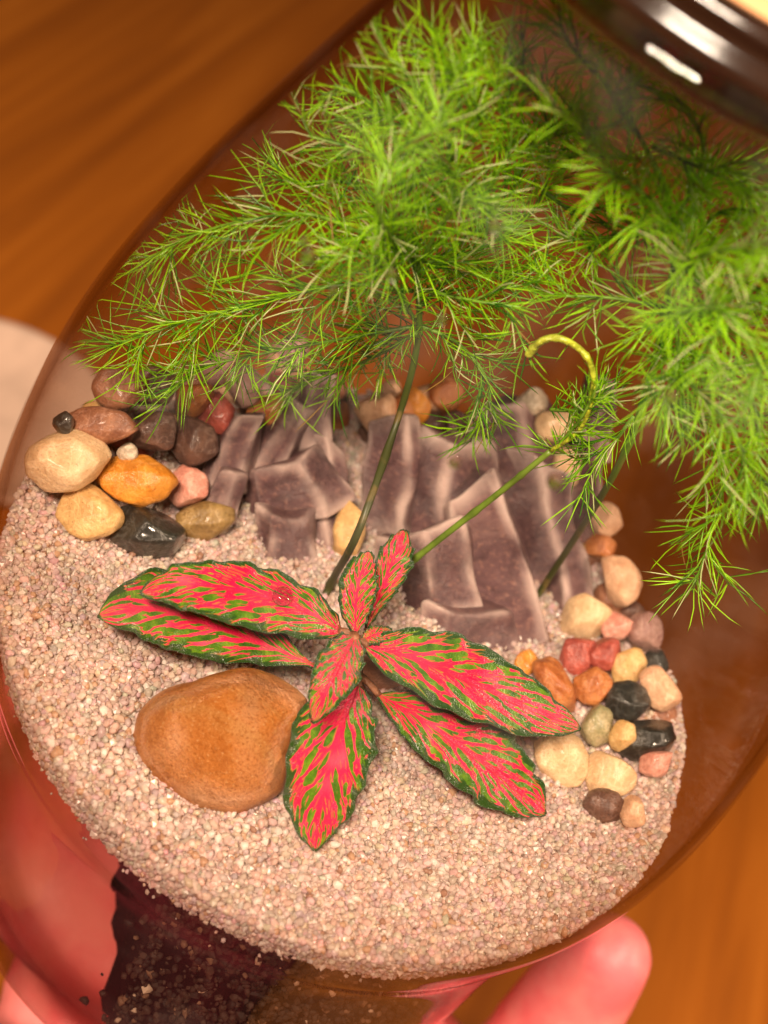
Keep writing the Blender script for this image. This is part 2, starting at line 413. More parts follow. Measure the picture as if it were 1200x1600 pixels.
# ------------------------------------------------------------------ stones
_ico = {}
def ico(sub):
    if sub not in _ico:
        bm = bmesh.new(); bmesh.ops.create_icosphere(bm, subdivisions=sub, radius=1.0); bm.verts.ensure_lookup_table()
        _ico[sub] = ([v.co.copy() for v in bm.verts], [tuple(v.index for v in f.verts) for f in bm.faces]); bm.free()
    return _ico[sub]
def pebble(name, c, ra, rb, rc, ang, mat, seed, sub=4, lump=0.16, facet=0.35, outline=None):
    vs, fs = ico(sub); out = []
    off = Vector((seed * 1.7, seed * 3.1, seed * 0.7)); r2 = random.Random(seed)
    cuts = [(Vector((r2.gauss(0, 1), r2.gauss(0, 1), r2.gauss(0, 1))).normalized(), r2.uniform(0.6, 0.88)) for _ in range(11)]
    ca, sa = math.cos(ang), math.sin(ang)
    ax, ay, az = IR * ca + IU * sa, -IR * sa + IU * ca, -FWD
    for v in vs:
        p = v * (1 + lump * noise.noise(v * 1.1 + off) + lump * 0.35 * noise.noise(v * 2.6 + off))
        for nn, dd in cuts:                                  # softly flattened sides, as on a tumbled stone
            e = p.dot(nn) - dd
            if e > 0: p = p - nn * (e * facet * 1.6)
        if outline:
            w = math.atan2(v.y, v.x) % (2 * math.pi); q = math.hypot(v.x, v.y)
            k = outline(w); p = Vector((p.x * (1 + (k - 1) * q), p.y * (1 + (k - 1) * q), p.z))
        out.append(ax * (p.x * ra) + ay * (p.y * rb) + az * (p.z * rc))
    o = mesh_obj(name, out, fs, mat); o.location = c
    return o
# the big stone: blunt at the left, drawn to a point at the upper right
BIG = [(203,1160),(214,1110),(250,1078),(300,1060),(350,1050),(410,1056),(445,1072),(478,1096),(470,1130),(460,1170),(452,1210),(446,1236),(400,1262),(375,1271),(330,1262),(280,1244),(235,1212)]
_bw = sorted((math.degrees(math.atan2(-(y - 1163), x - 340)) % 360, math.hypot(x - 340, y - 1163)) for x, y in BIG)
def big_outline(w):
    return float(np.interp(math.degrees(w), [k[0] for k in _bw], [k[1] for k in _bw], period=360)) / 125.0
u1 = px_size(STONE_C, 1)
bs = pebble('big_stone', STONE_C, 127 * u1, 127 * u1, 1.0, 0.0, None, 5, 5, 0.05, 0.08, big_outline)
def big_mat():
    t = NT('orange_stone'); co = t.n('TexCoord').outputs['Object']
    a = t.n('TexNoise', {'Vector': co, 'Scale': 0.75, 'Detail': 6.0, 'Distortion': 0.7}).outputs[0]
    f = t.n('TexNoise', {'Vector': co, 'Scale': 22.0, 'Detail': 6.0, 'Roughness': 0.8}).outputs[0]
    col = t.ramp(a, [(0.3, (0.36, 0.105, 0.015)), (0.45, (0.48, 0.165, 0.035)), (0.56, (0.58, 0.25, 0.10)), (0.70, (0.56, 0.29, 0.14))])
    mp = t.n('Mapping', {'Vector': co, 'Rotation': (0.4, 0.3, 0.6), 'Scale': (0.4, 2.4, 1)}).outputs[0]
    st = t.n('TexNoise', {'Vector': mp, 'Scale': 0.9, 'Detail': 4.0}).outputs[0]
    col = t.mix(t.math('MULTIPLY', t.smooth(st, 0.52, 0.66), 0.4), col, (0.44, 0.25, 0.085))
    vo = t.n('TexVoronoi', {'Vector': co, 'Scale': 11.0}).outputs['Distance']
    col = t.mix(t.math('MULTIPLY', t.smooth(vo, 0.22, 0.12), 0.45), col, (0.60, 0.36, 0.17))
    col = t.mix(t.math('MULTIPLY', t.smooth(f, 0.50, 0.36), 0.8), col, (0.26, 0.075, 0.010))
    col = t.mix(t.math('MULTIPLY', t.smooth(f, 0.52, 0.64), 0.55), col, (0.60, 0.32, 0.12))
    md = t.n('TexNoise', {'Vector': co, 'Scale': 4.0, 'Detail': 5.0, 'Roughness': 0.6}).outputs[0]
    bmp = t.n('Bump', {'Height': t.math('ADD', t.math('MULTIPLY', md, 2.5), f), 'Strength': 0.55, 'Distance': 0.03}).outputs[0]
    return t.surf(t.n('BsdfPrincipled', {'Base Color': col, 'Roughness': 0.33, 'Normal': bmp}).outputs[0])
bs.data.materials.append(big_mat())
tag(bs, 'largest orange brown stone lying in the sand beside the pink plant', 'stone')

PM = {
 'cream': stone_mat('cream_stone', (0.60, 0.38, 0.20), (0.74, 0.52, 0.31), 0.25),
 'peach': stone_mat('peach_stone', (0.58, 0.31, 0.18), (0.72, 0.45, 0.28), 0.3),
 'tan': stone_mat('tan_stone', (0.52, 0.30, 0.11), (0.66, 0.43, 0.18), 0.3),
 'orange': stone_mat('amber_stone', (0.50, 0.17, 0.015), (0.66, 0.28, 0.04), 0.22),
 'rust': stone_mat('rust_stone', (0.36, 0.10, 0.025), (0.52, 0.20, 0.06), 0.3),
 'pink': stone_mat('pink_stone', (0.52, 0.19, 0.14), (0.66, 0.34, 0.26), 0.25),
 'red': stone_mat('red_stone', (0.26, 0.045, 0.035), (0.46, 0.10, 0.07), 0.25),
 'brown': stone_mat('brown_stone', (0.20, 0.075, 0.04), (0.34, 0.15, 0.08), 0.3),
 'umber': stone_mat('umber_stone', (0.075, 0.035, 0.026), (0.16, 0.08, 0.055), 0.3),
 'black': stone_mat('black_stone', (0.012, 0.013, 0.011), (0.035, 0.034, 0.028), 0.2, coat=0.6),
 'olive': stone_mat('olive_stone', (0.20, 0.12, 0.04), (0.36, 0.23, 0.08), 0.3),
 'green': stone_mat('green_stone', (0.24, 0.23, 0.11), (0.40, 0.32, 0.18), 0.2),
 'mauve': stone_mat('mauve_stone', (0.28, 0.14, 0.12), (0.42, 0.25, 0.21), 0.3),
 'grey': stone_mat('grey_stone', (0.30, 0.24, 0.17), (0.58, 0.48, 0.36), 0.3),
}
LG, RG, BG = 'pebbles heaped at the left of the jar', 'pebbles heaped at the right of the jar', 'pebbles against the back glass'
# px, py, width, height, angle, height above the bed, stuff, group, label
PEB = [
 (108,720,128,88,6,2.0,'cream',LG,'large cream pebble nearest the glass at the far left'),
 (140,798,98,86,-15,1.35,'tan',LG,'yellowish tan pebble just below the large cream one'),
 (210,748,122,74,-8,1.75,'orange',LG,'bright amber orange pebble between cream and pink pebbles at left'),
 (230,835,124,86,-10,1.25,'black',LG,'glossy black green pebble lying on the sand above the pink leaves'),
 (320,815,104,66,8,1.2,'olive',LG,'olive brown pebble touching the glossy black one'),
 (292,762,68,62,0,1.5,'pink',LG,'small pinkish red pebble right of the amber orange one'),
 (155,668,118,62,-6,2.3,'brown',LG,'flat reddish brown pebble on top of the large cream one'),
 (100,662,34,38,0,2.4,'black',LG,'tiny black pebble at the left end of the flat reddish brown one'),
 (240,675,76,64,10,2.1,'umber',LG,'dark grey brown pebble above the amber orange one'),
 (303,692,74,72,30,2.0,'umber',LG,'round dark brown pebble beside the purple crystals'),
 (198,706,32,30,0,2.05,'grey',LG,'tiny greyish pebble tucked above the amber orange one'),
 (185,608,74,66,20,2.6,'brown',LG,'brown pebble half hidden under the left fern tips'),
 (250,602,62,58,0,2.5,'umber',LG,'dark pebble under the left fern, second from the glass'),
 (303,622,64,60,-20,2.3,'rust',LG,'rust orange pebble under the left fern tips'),
 (337,645,58,62,15,2.1,'red',LG,'dark red shiny pebble behind the purple crystals'),
 (378,602,62,72,20,2.2,'mauve',LG,'mauve brown pebble under the left fern beside the dark red one'),
 (418,642,72,52,0,2.0,'rust',BG,'orange brown pebble directly behind the left purple crystal'),
 (590,648,68,74,0,1.9,'peach',BG,'peach pebble standing behind the left dark fern stem'),
 (645,635,62,54,0,1.95,'orange',BG,'orange pebble behind the left dark fern stem'),
 (547,832,54,96,-12,1.3,'tan',BG,'tall tan pebble wedged between the two purple crystal clusters'),
 (700,600,60,50,0,2.1,'rust',BG,'rust pebble at the back under the middle of the fern'),
 (952,812,54,58,0,1.9,'peach',RG,'round peach pebble highest at the right of the crystals'),
 (938,856,48,44,0,1.75,'rust',RG,'small rust pebble under the highest peach one'),
 (970,908,68,84,10,1.75,'peach',RG,'upright peach pink pebble at the right glass'),
 (912,962,84,74,30,1.45,'cream',RG,'cream pebble leaning on the right crystal cluster'),
 (965,978,54,48,0,1.6,'pink',RG,'small pink red pebble below the upright peach one'),
 (1010,985,58,58,0,1.7,'mauve',RG,'mauve pebble pressed against the right glass'),
 (945,1022,58,48,30,1.5,'red',RG,'crimson pebble in the right heap, above two orange ones'),
 (984,1042,54,66,-15,1.55,'tan',RG,'yellow orange pebble in the right heap above the black ones'),
 (1030,1078,56,70,25,1.6,'peach',RG,'tan pebble touching the right glass beside the black ones'),
 (925,1070,60,60,-30,1.4,'rust',RG,'orange pebble left of the upper black one in the right heap'),
 (980,1097,70,60,-40,1.45,'black',RG,'upper black pebble of the right heap'),
 (1013,1157,98,66,32,1.35,'black',RG,'larger, lower black pebble of the right heap at the glass'),
 (935,1137,54,64,0,1.3,'green',RG,'greenish glassy pebble at the tip of the right leaf'),
 (970,1150,54,42,38,1.42,'tan',RG,'small tan wedge of a pebble left of the lower black one'),
 (875,1187,90,90,10,1.15,'cream',RG,'wet cream pebble under the tip of the right pink leaf'),
 (950,1207,90,64,-14,1.2,'cream',RG,'long pale cream pebble just above the small dark brown one'),
 (945,1261,68,50,-16,1.1,'umber',RG,'small dark brown pebble lowest at the right, on the sand'),
 (1022,1192,62,42,35,1.3,'pink',RG,'pale pink pebble under the lower black one at the glass'),
 (872,1072,46,104,32,1.25,'rust',RG,'long orange brown pebble behind the tip of the right leaf'),
 (823,1036,38,44,0,1.15,'orange',RG,'tiny orange pebble at the upper edge of the right leaf'),
 (902,1022,66,62,0,1.3,'red',RG,'dark red pebble in the shade of the right heap'),
 (990,1266,42,54,15,1.3,'peach',RG,'peach pebble in the corner between sand and right glass'),
 (1022,1035,44,44,0,1.6,'black',RG,'small black pebble behind the yellow orange one'),
 (622,1045,120,84,10,1.1,'brown',None,'brown stone half buried under the right pink leaf'),
 (868,582,54,44,15,2.9,'grey',BG,'pale grey pebble under the curled yellow green shoot'),
 (845,622,70,36,5,2.5,'grey',BG,'flat pale pebble below the curled yellow green shoot'),
 (962,585,66,46,15,2.9,'cream',BG,'cream pebble at the back right of the curled shoot'),
 (930,700,46,66,-10,2.2,'cream',BG,'pale upright pebble behind the right crystal cluster'),
 (895,742,34,50,0,1.9,'grey',BG,'small pale grey pebble on the right crystal cluster'),
]
for i, (x, y, w, h, a, z, k, g, lab) in enumerate(PEB):
    p = at_z(x, y, z); p = at_z(x, y, z + 0.09 * max(0, p.x - 2.0)); u = px_size(p, 1)
    rc = (w + h) * 0.25 * u * rnd.uniform(0.8, 1.05)
    # keep the stone inside the glass, sliding along the line it stands on
    lim = r_in(p.z) - max(rc, 0.5 * w * u) * 0.85; rr = math.hypot(p.x, p.y)
    if rr > lim: p = Vector((p.x * lim / rr, p.y * lim / rr, p.z))
    o = pebble('pebble', p, w * u * 0.53, h * u * 0.56, rc, math.radians(a), PM[k], 20 + i, 4, 0.22, 0.46)
    tag(o, lab, 'pebble', g)
# the lower layer of each heap, seen only in the gaps
kinds = list(PM)
def filler(n, a0, a1, r0, r1, z0, z1, lab, g):
    for k in range(n):
        a = math.radians(rnd.uniform(a0, a1)); r = rnd.uniform(r0, r1); s = rnd.uniform(0.24, 0.4); z = rnd.uniform(z0, z1)
        r = min(r, r_in(z) - s)
        o = pebble('pebble', Vector((r * math.cos(a), r * math.sin(a), z)), s * 1.15, s * 0.85, s, rnd.uniform(0, 3), PM[rnd.choice(['umber', 'brown', 'rust', 'mauve', 'umber', 'tan', 'peach', 'red'])], 200 + k + int(a0), 3)
        tag(o, lab, 'pebble', g)
filler(24, 95, 172, 4.6, 6.2, 1.1, 2.0, 'small pebble deep in the heap at the back left glass', 'lower pebbles of the left heap')
filler(14, 14, 70, 4.9, 6.3, 1.0, 1.7, 'small pebble deep in the heap at the right glass', 'lower pebbles of the right heap')
filler(12, 70, 110, 4.8, 6.2, 1.1, 2.2, 'small pebble at the back glass behind the crystals', 'lower pebbles at the back glass')

# ------------------------------------------------------------------ purple crystals with pale edges
def crystal_mat():
    t = NT('crystal'); co = t.n('TexCoord').outputs['Object']
    a = t.n('TexNoise', {'Vector': co, 'Scale': 1.3, 'Detail': 7.0, 'Roughness': 0.65, 'Distortion': 0.8}).outputs[0]
    f = t.n('TexNoise', {'Vector': co, 'Scale': 9.0, 'Detail': 5.0, 'Roughness': 0.75}).outputs[0]
    col = t.ramp(a, [(0.3, (0.07, 0.034, 0.038)), (0.5, (0.125, 0.064, 0.068)), (0.7, (0.22, 0.125, 0.12))])
    col = t.mix(t.math('MULTIPLY', t.smooth(f, 0.5, 0.7), 0.45), col, (0.42, 0.22, 0.17))
    mp = t.n('Mapping', {'Vector': co, 'Rotation': (0.3, 0.2, 0.5), 'Scale': (1.0, 3.0, 1.0)}).outputs[0]
    ly = t.n('TexNoise', {'Vector': mp, 'Scale': 1.6, 'Detail': 6.0, 'Roughness': 0.7}).outputs[0]
    col = t.mix(t.math('MULTIPLY', t.smooth(ly, 0.5, 0.36), 0.4), col, (0.05, 0.025, 0.028))
    e = t.n('Attribute', attribute_name='edge').outputs['Fac']
    pm = t.n('TexNoise', {'Vector': co, 'Scale': 0.8, 'Detail': 3.0}).outputs[0]
    e = t.math('MULTIPLY', e, t.smooth(pm, 0.34, 0.62), clamp=True)
    col = t.mix(e, col, (0.54, 0.40, 0.36))
    bmp = t.n('Bump', {'Height': t.math('ADD', f, t.math('MULTIPLY', ly, 1.2)), 'Strength': 0.4, 'Distance': 0.06}).outputs[0]
    return t.surf(t.n('BsdfPrincipled', {'Base Color': col, 'Roughness': 0.38, 'Normal': bmp, 'Subsurface Weight': 0.25, 'Subsurface Radius': (.3, .2, .2), 'Subsurface Scale': 0.006}).outputs[0])
M_CRY = crystal_mat()
def crystal(parent, px, py, w, h, ang, z, tilt, seed, depth=1.0, n=5):
    p = at_z(px, py, z); u = px_size(p, 1); r2 = random.Random(seed)
    W, H, D = w * u / 2, h * u / 2, depth * min(w, h) * u / 2
    bm = bmesh.new(); lo, hi = [], []
    # a blunt prism: uneven section narrowing to a skewed top
    sx, sy = r2.uniform(-.25, .25), r2.uniform(-.2, .2)
    for k in range(n):
        a = 2 * math.pi * (k + r2.uniform(-.28, .28)) / n + 0.35 + seed
        x, y = math.cos(a), math.sin(a); q = r2.uniform(.66, .95)
        lo.append(bm.verts.new((x * W * 1.05, -H * r2.uniform(.85, 1.05), y * D)))
        hi.append(bm.verts.new(((x * q + sx) * W, H * (1 - 0.55 * r2.random() * r2.random() - 0.2 * x * sx * 4), y * D * .85 + sy * D)))
    for k in range(n): bm.faces.new((lo[k], lo[(k + 1) % n], hi[(k + 1) % n], hi[k]))
    bm.faces.new(lo[::-1]); bm.faces.new(hi)
    bmesh.ops.recalc_face_normals(bm, faces=bm.faces)
    segs = [(e.verts[0].co.copy(), e.verts[1].co.copy()) for e in bm.edges]
    bmesh.ops.bevel(bm, geom=list(bm.edges), offset=0.07, segments=2, profile=0.5, affect='EDGES', clamp_overlap=True)
    bmesh.ops.triangulate(bm, faces=[f for f in bm.faces if len(f.verts) > 4])
    for _ in range(3):
        bmesh.ops.subdivide_edges(bm, edges=[e for e in bm.edges if e.calc_length() > 0.14], cuts=1, use_grid_fill=True)
    bmesh.ops.triangulate(bm, faces=bm.faces)
    me = bpy.data.meshes.new('crystal'); bm.to_mesh(me); bm.free()
    E = []
    for v in me.vertices:
        best = 9.0
        for a, b in segs:
            ab = b - a; tt = max(0, min(1, (v.co - a).dot(ab) / max(ab.length_squared, 1e-9))); best = min(best, (v.co - a - ab * tt).length)
        wd = 0.07 + 0.055 * noise.noise(v.co * 1.5 + Vector((seed * 3, 0, 0)))
        E.append(max(0.0, min(1.0, 1.25 * math.exp(-(best / wd) ** 2 * 0.5))))
    at = me.attributes.new('edge', 'FLOAT', 'POINT'); at.data.foreach_set('value', E)
    for v in me.vertices:
        v.co += Vector((noise.noise(v.co * 1.2 + Vector((seed, 0, 0))), noise.noise(v.co * 1.2 + Vector((0, seed, 0))), noise.noise(v.co * 1.2 + Vector((0, 0, seed))))) * 0.17
    me.polygons.foreach_set('use_smooth', [True] * len(me.polygons))
    me.materials.append(M_CRY)
    o = bpy.data.objects.new('crystal', me); COL.objects.link(o)
    R = Matrix((IR, IU, -FWD)).transposed() @ Euler((tilt, r2.uniform(-.5, .5), math.radians(ang)), 'XYZ').to_matrix()
    o.matrix_local = Matrix.Translation(p - parent.location) @ R.to_4x4()
    o.parent = parent
    return o
ca = tag(empty('crystal_cluster', at_z(440, 850, 1.0)), 'purple brown crystals with pale edges left of the dark fern stem', 'crystals')
for q in [(372,712,86,140,-24,1.7,.1,1), (435,690,72,160,-18,1.75,.0,2), (492,650,70,150,-10,2.0,-.1,8), (460,762,180,104,14,1.45,.25,3), (452,835,120,96,-10,1.2,.2,4), (345,775,60,76,-8,1.4,.1,5), (508,770,70,180,4,1.35,-.1,6)]:
    crystal(ca, *q)
cb = tag(empty('crystal_cluster', at_z(760, 900, 1.0)), 'large grey purple crystal mass with pale curved ridges behind the plant', 'crystals')
for q in [(612,745,100,190,-4,1.7,.1,11), (700,770,190,190,-12,1.55,.1,12), (672,890,200,150,6,1.25,.1,13), (770,890,130,280,12,1.4,.0,14), (850,860,130,320,16,1.4,-.1,15), (800,690,210,130,12,2.1,.1,16), (905,760,90,220,-8,1.75,.0,17), (745,985,220,90,-8,1.0,.1,18), (925,655,80,150,-6,2.2,.0,19)]:
    crystal(cb, *q)

# ------------------------------------------------------------------ the pink veined plant
def leaf_mat():
    t = NT('veined_leaf')
    uv = t.n('UVMap', uv_map='leaf').outputs[0]
    sx = t.n('SeparateXYZ', {0: uv}); U, Vv = sx.outputs[0], sx.outputs[1]       # U along 0..1 (+ leaf seed*10), V across -1..1
    sd = t.n('Attribute', attribute_name='leaf_seed').outputs['Fac']
    av = t.math('ABSOLUTE', Vv)
    co = t.n('TexCoord').outputs['Object']
    wob = t.n('TexNoise', {'Vector': co, 'Scale': 2.6, 'Detail': 3.0}).outputs[0]
    wob = t.math('SUBTRACT', wob, 0.5)
    # side veins sweep forwards: constant w along a vein
    w = t.math('SUBTRACT', U, t.math('MULTIPLY', t.math('POWER', av, 0.85), 0.34))
    w = t.math('ADD', w, t.math('MULTIPLY', wob, 0.10))
    v2 = t.math('ADD', Vv, t.math('MULTIPLY', wob, 0.25))
    vec = t.n('CombineXYZ', {0: t.math('MULTIPLY', w, 15.0), 1: t.math('MULTIPLY', v2, 4.6), 2: sd}).outputs[0]
    vo = t.n('TexVoronoi', {'Vector': vec, 'Scale': 1.0, 'Randomness': 0.8}, feature='F1', voronoi_dimensions='3D').outputs['Distance']
    vec2 = t.n('CombineXYZ', {0: t.math('MULTIPLY', w, 30.0), 1: t.math('MULTIPLY', v2, 6.5), 2: sd}).outputs[0]
    vo2 = t.n('TexVoronoi', {'Vector': vec2, 'Scale': 1.0}, feature='DISTANCE_TO_EDGE', voronoi_dimensions='3D').outputs['Distance']
    # width of the pink net: broad at the midrib, thin towards the margin
    mid = t.smooth(av, 0.0, 0.55)
    th = t.math('MULTIPLY_ADD', mid, 0.12, 0.47)
    big = t.n('TexNoise', {'Vector': co, 'Scale': 1.4, 'Detail': 2.0}).outputs[0]
    fuz = t.n('TexNoise', {'Vector': co, 'Scale': 11.0, 'Detail': 3.0}).outputs[0]
    th = t.math('ADD', th, t.math('MULTIPLY', t.math('SUBTRACT', big, 0.5), 0.3))
    th = t.math('ADD', th, t.math('MULTIPLY', t.math('SUBTRACT', fuz, 0.5), 0.35))
    isl = t.smooth(t.math('SUBTRACT', th, vo), -0.03, 0.035)
    isl2 = t.math('MULTIPLY', t.smooth(t.math('SUBTRACT', vo2, 0.17), 0.0, 0.05), 0.12)
    edge_n = t.n('TexNoise', {'Vector': t.n('CombineXYZ', {0: t.math('MULTIPLY', w, 26.0), 1: t.math('MULTIPLY', Vv, 2.0), 2: sd}).outputs[0], 'Scale': 1.0, 'Detail': 2.0}).outputs[0]
    ea = t.n('Attribute', attribute_name='edge').outputs['Fac']                # 1 at the margin (tip included)
    edg = t.smooth(t.math('ADD', ea, t.math('MULTIPLY', t.math('SUBTRACT', edge_n, 0.5), 0.75)), 0.78, 0.86)
    rib = t.smooth(av, 0.05, 0.11)
    # branching side veins leave the midrib at regular steps and thin out towards the margin
    sgn = t.math('MULTIPLY', t.math('GREATER_THAN', Vv, 0.0), 0.5)
    fr = t.math('FRACT', t.math('ADD', t.math('MULTIPLY', w, 8.5), sgn))
    dv = t.math('ABSOLUTE', t.math('SUBTRACT', fr, 0.5))
    vw = t.math('MULTIPLY_ADD', av, -0.13, 0.17)
    sv = t.smooth(t.math('SUBTRACT', dv, vw), -0.02, 0.035)
    g = t.math('MULTIPLY', t.math('MULTIPLY', t.math('MAXIMUM', isl, isl2), rib), sv)
    g = t.math('MAXIMUM', g, edg)
    gcol_n = t.n('TexNoise', {'Vector': co, 'Scale': 5.0, 'Detail': 3.0}).outputs[0]
    green = t.ramp(gcol_n, [(0.3, (0.03, 0.11, 0.006)), (0.52, (0.09, 0.22, 0.008)), (0.72, (0.22, 0.36, 0.02))])
    green = t.mix(edg, green, (0.022, 0.075, 0.010))
    pk = t.ramp(big, [(0.35, (0.76, 0.008, 0.07)), (0.55, (0.84, 0.02, 0.10)), (0.72, (0.90, 0.10, 0.17))])
    pk = t.mix(t.math('MULTIPLY', isl2, 0.9), pk, (0.55, 0.16, 0.05))
    # a thin yellowish rim where net and island meet
    rimf = t.math('MULTIPLY', t.math('MULTIPLY', g, t.math('SUBTRACT', 1.0, g)), 2.2)
    col = t.mix(g, pk, green)
    col = t.mix(t.math('MULTIPLY', rimf, 0.6), col, (0.42, 0.34, 0.03))
    hgt = t.math('ADD', t.math('MULTIPLY', isl, 0.6), t.math('MULTIPLY', rib, 0.5))
    fine = t.n('TexNoise', {'Vector': co, 'Scale': 30.0, 'Detail': 2.0}).outputs[0]
    hgt = t.math('ADD', hgt, t.math('MULTIPLY', fine, 0.35))
    bmp = t.n('Bump', {'Height': hgt, 'Strength': 0.45, 'Distance': 0.03}).outputs[0]
    p = t.n('BsdfPrincipled', {'Base Color': col, 'Roughness': 0.27, 'Specular IOR Level': 0.6, 'Normal': bmp, 'Sheen Weight': 0.15, 'Sheen Roughness': 0.4}).outputs[0]
    tr = t.n('BsdfTranslucent', {'Color': col}).outputs[0]
    return t.surf(t.n('MixShader', {0: 0.16, 1: p, 2: tr}).outputs[0])
M_LEAF = leaf_mat()
M_STEMF = plain('plant_stem', (0.24, 0.10, 0.05), 0.55, var=0.35, scale=3, bump=0.3)
FROOT = at_z(548, 1080, 0.95)
fit = tag(empty('fittonia_plant', FROOT), 'small plant with bright pink leaves netted and edged in green', 'plant')
def leaf(pts, wl, wr, seed, roll=0.0, fold=0.12, ruffle=0.06, wave=7, peak=0.5, blunt=1.0, nup=0.5):
    """pts: (px, py, z) along the midrib; wl / wr: half widths in photograph pixels left and right of it"""
    P = catmull([at_z(*q) for q in pts], 49); NV = 12; V, F, UVs, E = [], [], [], []
    n = len(P); r2 = random.Random(seed)
    ph = [r2.uniform(0, 6.28) for _ in range(6)]
    for i, p in enumerate(P):
        s = i / (n - 1)
        t = (P[min(i + 1, n - 1)] - P[max(i - 1, 0)]).normalized()
        nn = ((-FWD) * (1 - nup) + Vector((0, 0, 1)) * nup).normalized()
        side = t.cross(nn).normalized(); nn = side.cross(t)
        side, nn = side * math.cos(roll) + nn * math.sin(roll), nn * math.cos(roll) - side * math.sin(roll)
        prof = (max(0, math.sin(math.pi * s ** (math.log(0.5) / math.log(peak)))) ** (0.72 * blunt))
        prof = max(prof, 0.05 if i == 0 else 0.0)
        for j in range(-NV, NV + 1):
            v = j / NV; hw = px_size(p, wl if v < 0 else wr) * prof
            scal = 1 + 0.035 * math.sin(s * 34 + ph[0] + (1 if v > 0 else 0)) * abs(v) + 0.03 * math.sin(s * 19 + ph[1]) * abs(v)
            off = fold * hw * (abs(v) ** 1.5) * 0.9 - 0.25 * fold * hw * abs(v)
            ruf = ruffle * abs(v) ** 3 * (math.sin(s * wave * 6.28 + ph[2 if v > 0 else 3]) + 0.6 * math.sin(s * wave * 11 + ph[4 if v > 0 else 5])) * min(1, prof * 1.6)
            puck = 0.018 * noise.noise((s * 16 - abs(v) * 4 + seed, v * 5, seed))
            V.append(p + side * (v * hw * scal) + nn * (off + ruf + puck - FROOT.z * 0) - FROOT)
            UVs.append((s, v)); E.append(max(abs(v), abs(s - 0.5) * 2 if s > .5 else 0) if s > .5 else abs(v))
            if s > 0.5: E[-1] = max(abs(v), (s - 0.93) / 0.07 if s > .93 else 0)
    K = 2 * NV + 1
    for i in range(n - 1):
        for j in range(K - 1): F.append((i * K + j, i * K + j + 1, (i + 1) * K + j + 1, (i + 1) * K + j))
    o = mesh_obj('leaf', V, F, M_LEAF, fit); me = o.data
    ul = me.uv_layers.new(name='leaf'); li = np.empty(len(me.loops), np.int32); me.loops.foreach_get('vertex_index', li)
    ul.data.foreach_set('uv', np.array(UVs)[li].reshape(-1))
    a = me.attributes.new('edge', 'FLOAT', 'POINT'); a.data.foreach_set('value', E)
    a = me.attributes.new('leaf_seed', 'FLOAT', 'POINT'); a.data.foreach_set('value', [seed * 3.7] * len(V))
    so = o.modifiers.new('thickness', 'SOLIDIFY'); so.thickness = 0.035; so.offset = -1
    return o
LV = [
 leaf([(535,988,2.75),(470,950,2.95),(375,922,3.0),(285,912,2.85),(220,926,2.6)], 58, 46, 1, fold=0.05, peak=0.45),
 leaf([(490,1040,2.0),(420,1010,2.1),(330,976,2.1),(240,950,2.05),(153,962,1.9)], 62, 66, 2, ruffle=0.07, peak=0.62),
 leaf([(556,990,2.9),(556,945,3.2),(563,900,3.45),(578,862,3.6)], 30, 30, 3, fold=0.35, peak=0.5),
 leaf([(572,985,2.6),(592,930,2.9),(612,878,3.15),(632,828,3.3)], 24, 32, 4, fold=0.2, peak=0.66),
 leaf([(566,1000,2.9),(585,992,3.0),(612,985,3.05)], 14, 16, 5, fold=0.3, ruffle=0.02),
 leaf([(556,992,2.95),(535,1030,3.15),(512,1075,3.2),(488,1128,3.0)], 38, 36, 6, fold=0.15, ruffle=0.04, peak=0.45),
 leaf([(560,1070,2.3),(536,1125,2.3),(515,1200,2.0),(498,1275,1.6),(492,1328,1.35)], 62, 72, 7, ruffle=0.07, wave=6, peak=0.42),
 leaf([(570,1008,2.85),(650,1030,3.05),(740,1066,3.0),(830,1108,2.8),(908,1138,2.6)], 62, 60, 8, fold=0.10, ruffle=0.04, peak=0.45),
 leaf([(590,1085,2.1),(650,1118,2.15),(730,1172,1.95),(800,1226,1.65),(853,1272,1.4)], 64, 60, 9, ruffle=0.08, peak=0.55),
]
V, F = [], []
tube_data(catmull([at_z(560, 1110, 0.7), at_z(556, 1075, 1.6), at_z(552, 1030, 2.4), at_z(553, 992, 3.0)], 14), [0.16, .15, .15, .14, .15, .13, .13, .14, .12, .12, .11, .11, .10, .08], 12, V, F)
mesh_obj('stem', [v - FROOT for v in V], F, M_STEMF, fit)
for a, b in (((553,1040,2.1),(490,1040,2.0)), ((556,1050,2.1),(592,1087,2.1)), ((555,1040,2.2),(560,1072,2.3)), ((553,995,2.8),(575,1010,2.86)), ((553,995,2.8),(530,986,2.75))):
    pa, pb = at_z(*a), at_z(*b); V, F = [], []
    tube_data([pa.lerp(pb, k / 5) + Vector((0, 0, 0.04 * math.sin(k / 5 * 3.14))) for k in range(6)], 0.06, 8, V, F)
    mesh_obj('petiole', [v - FROOT for v in V], F, M_STEMF, fit)

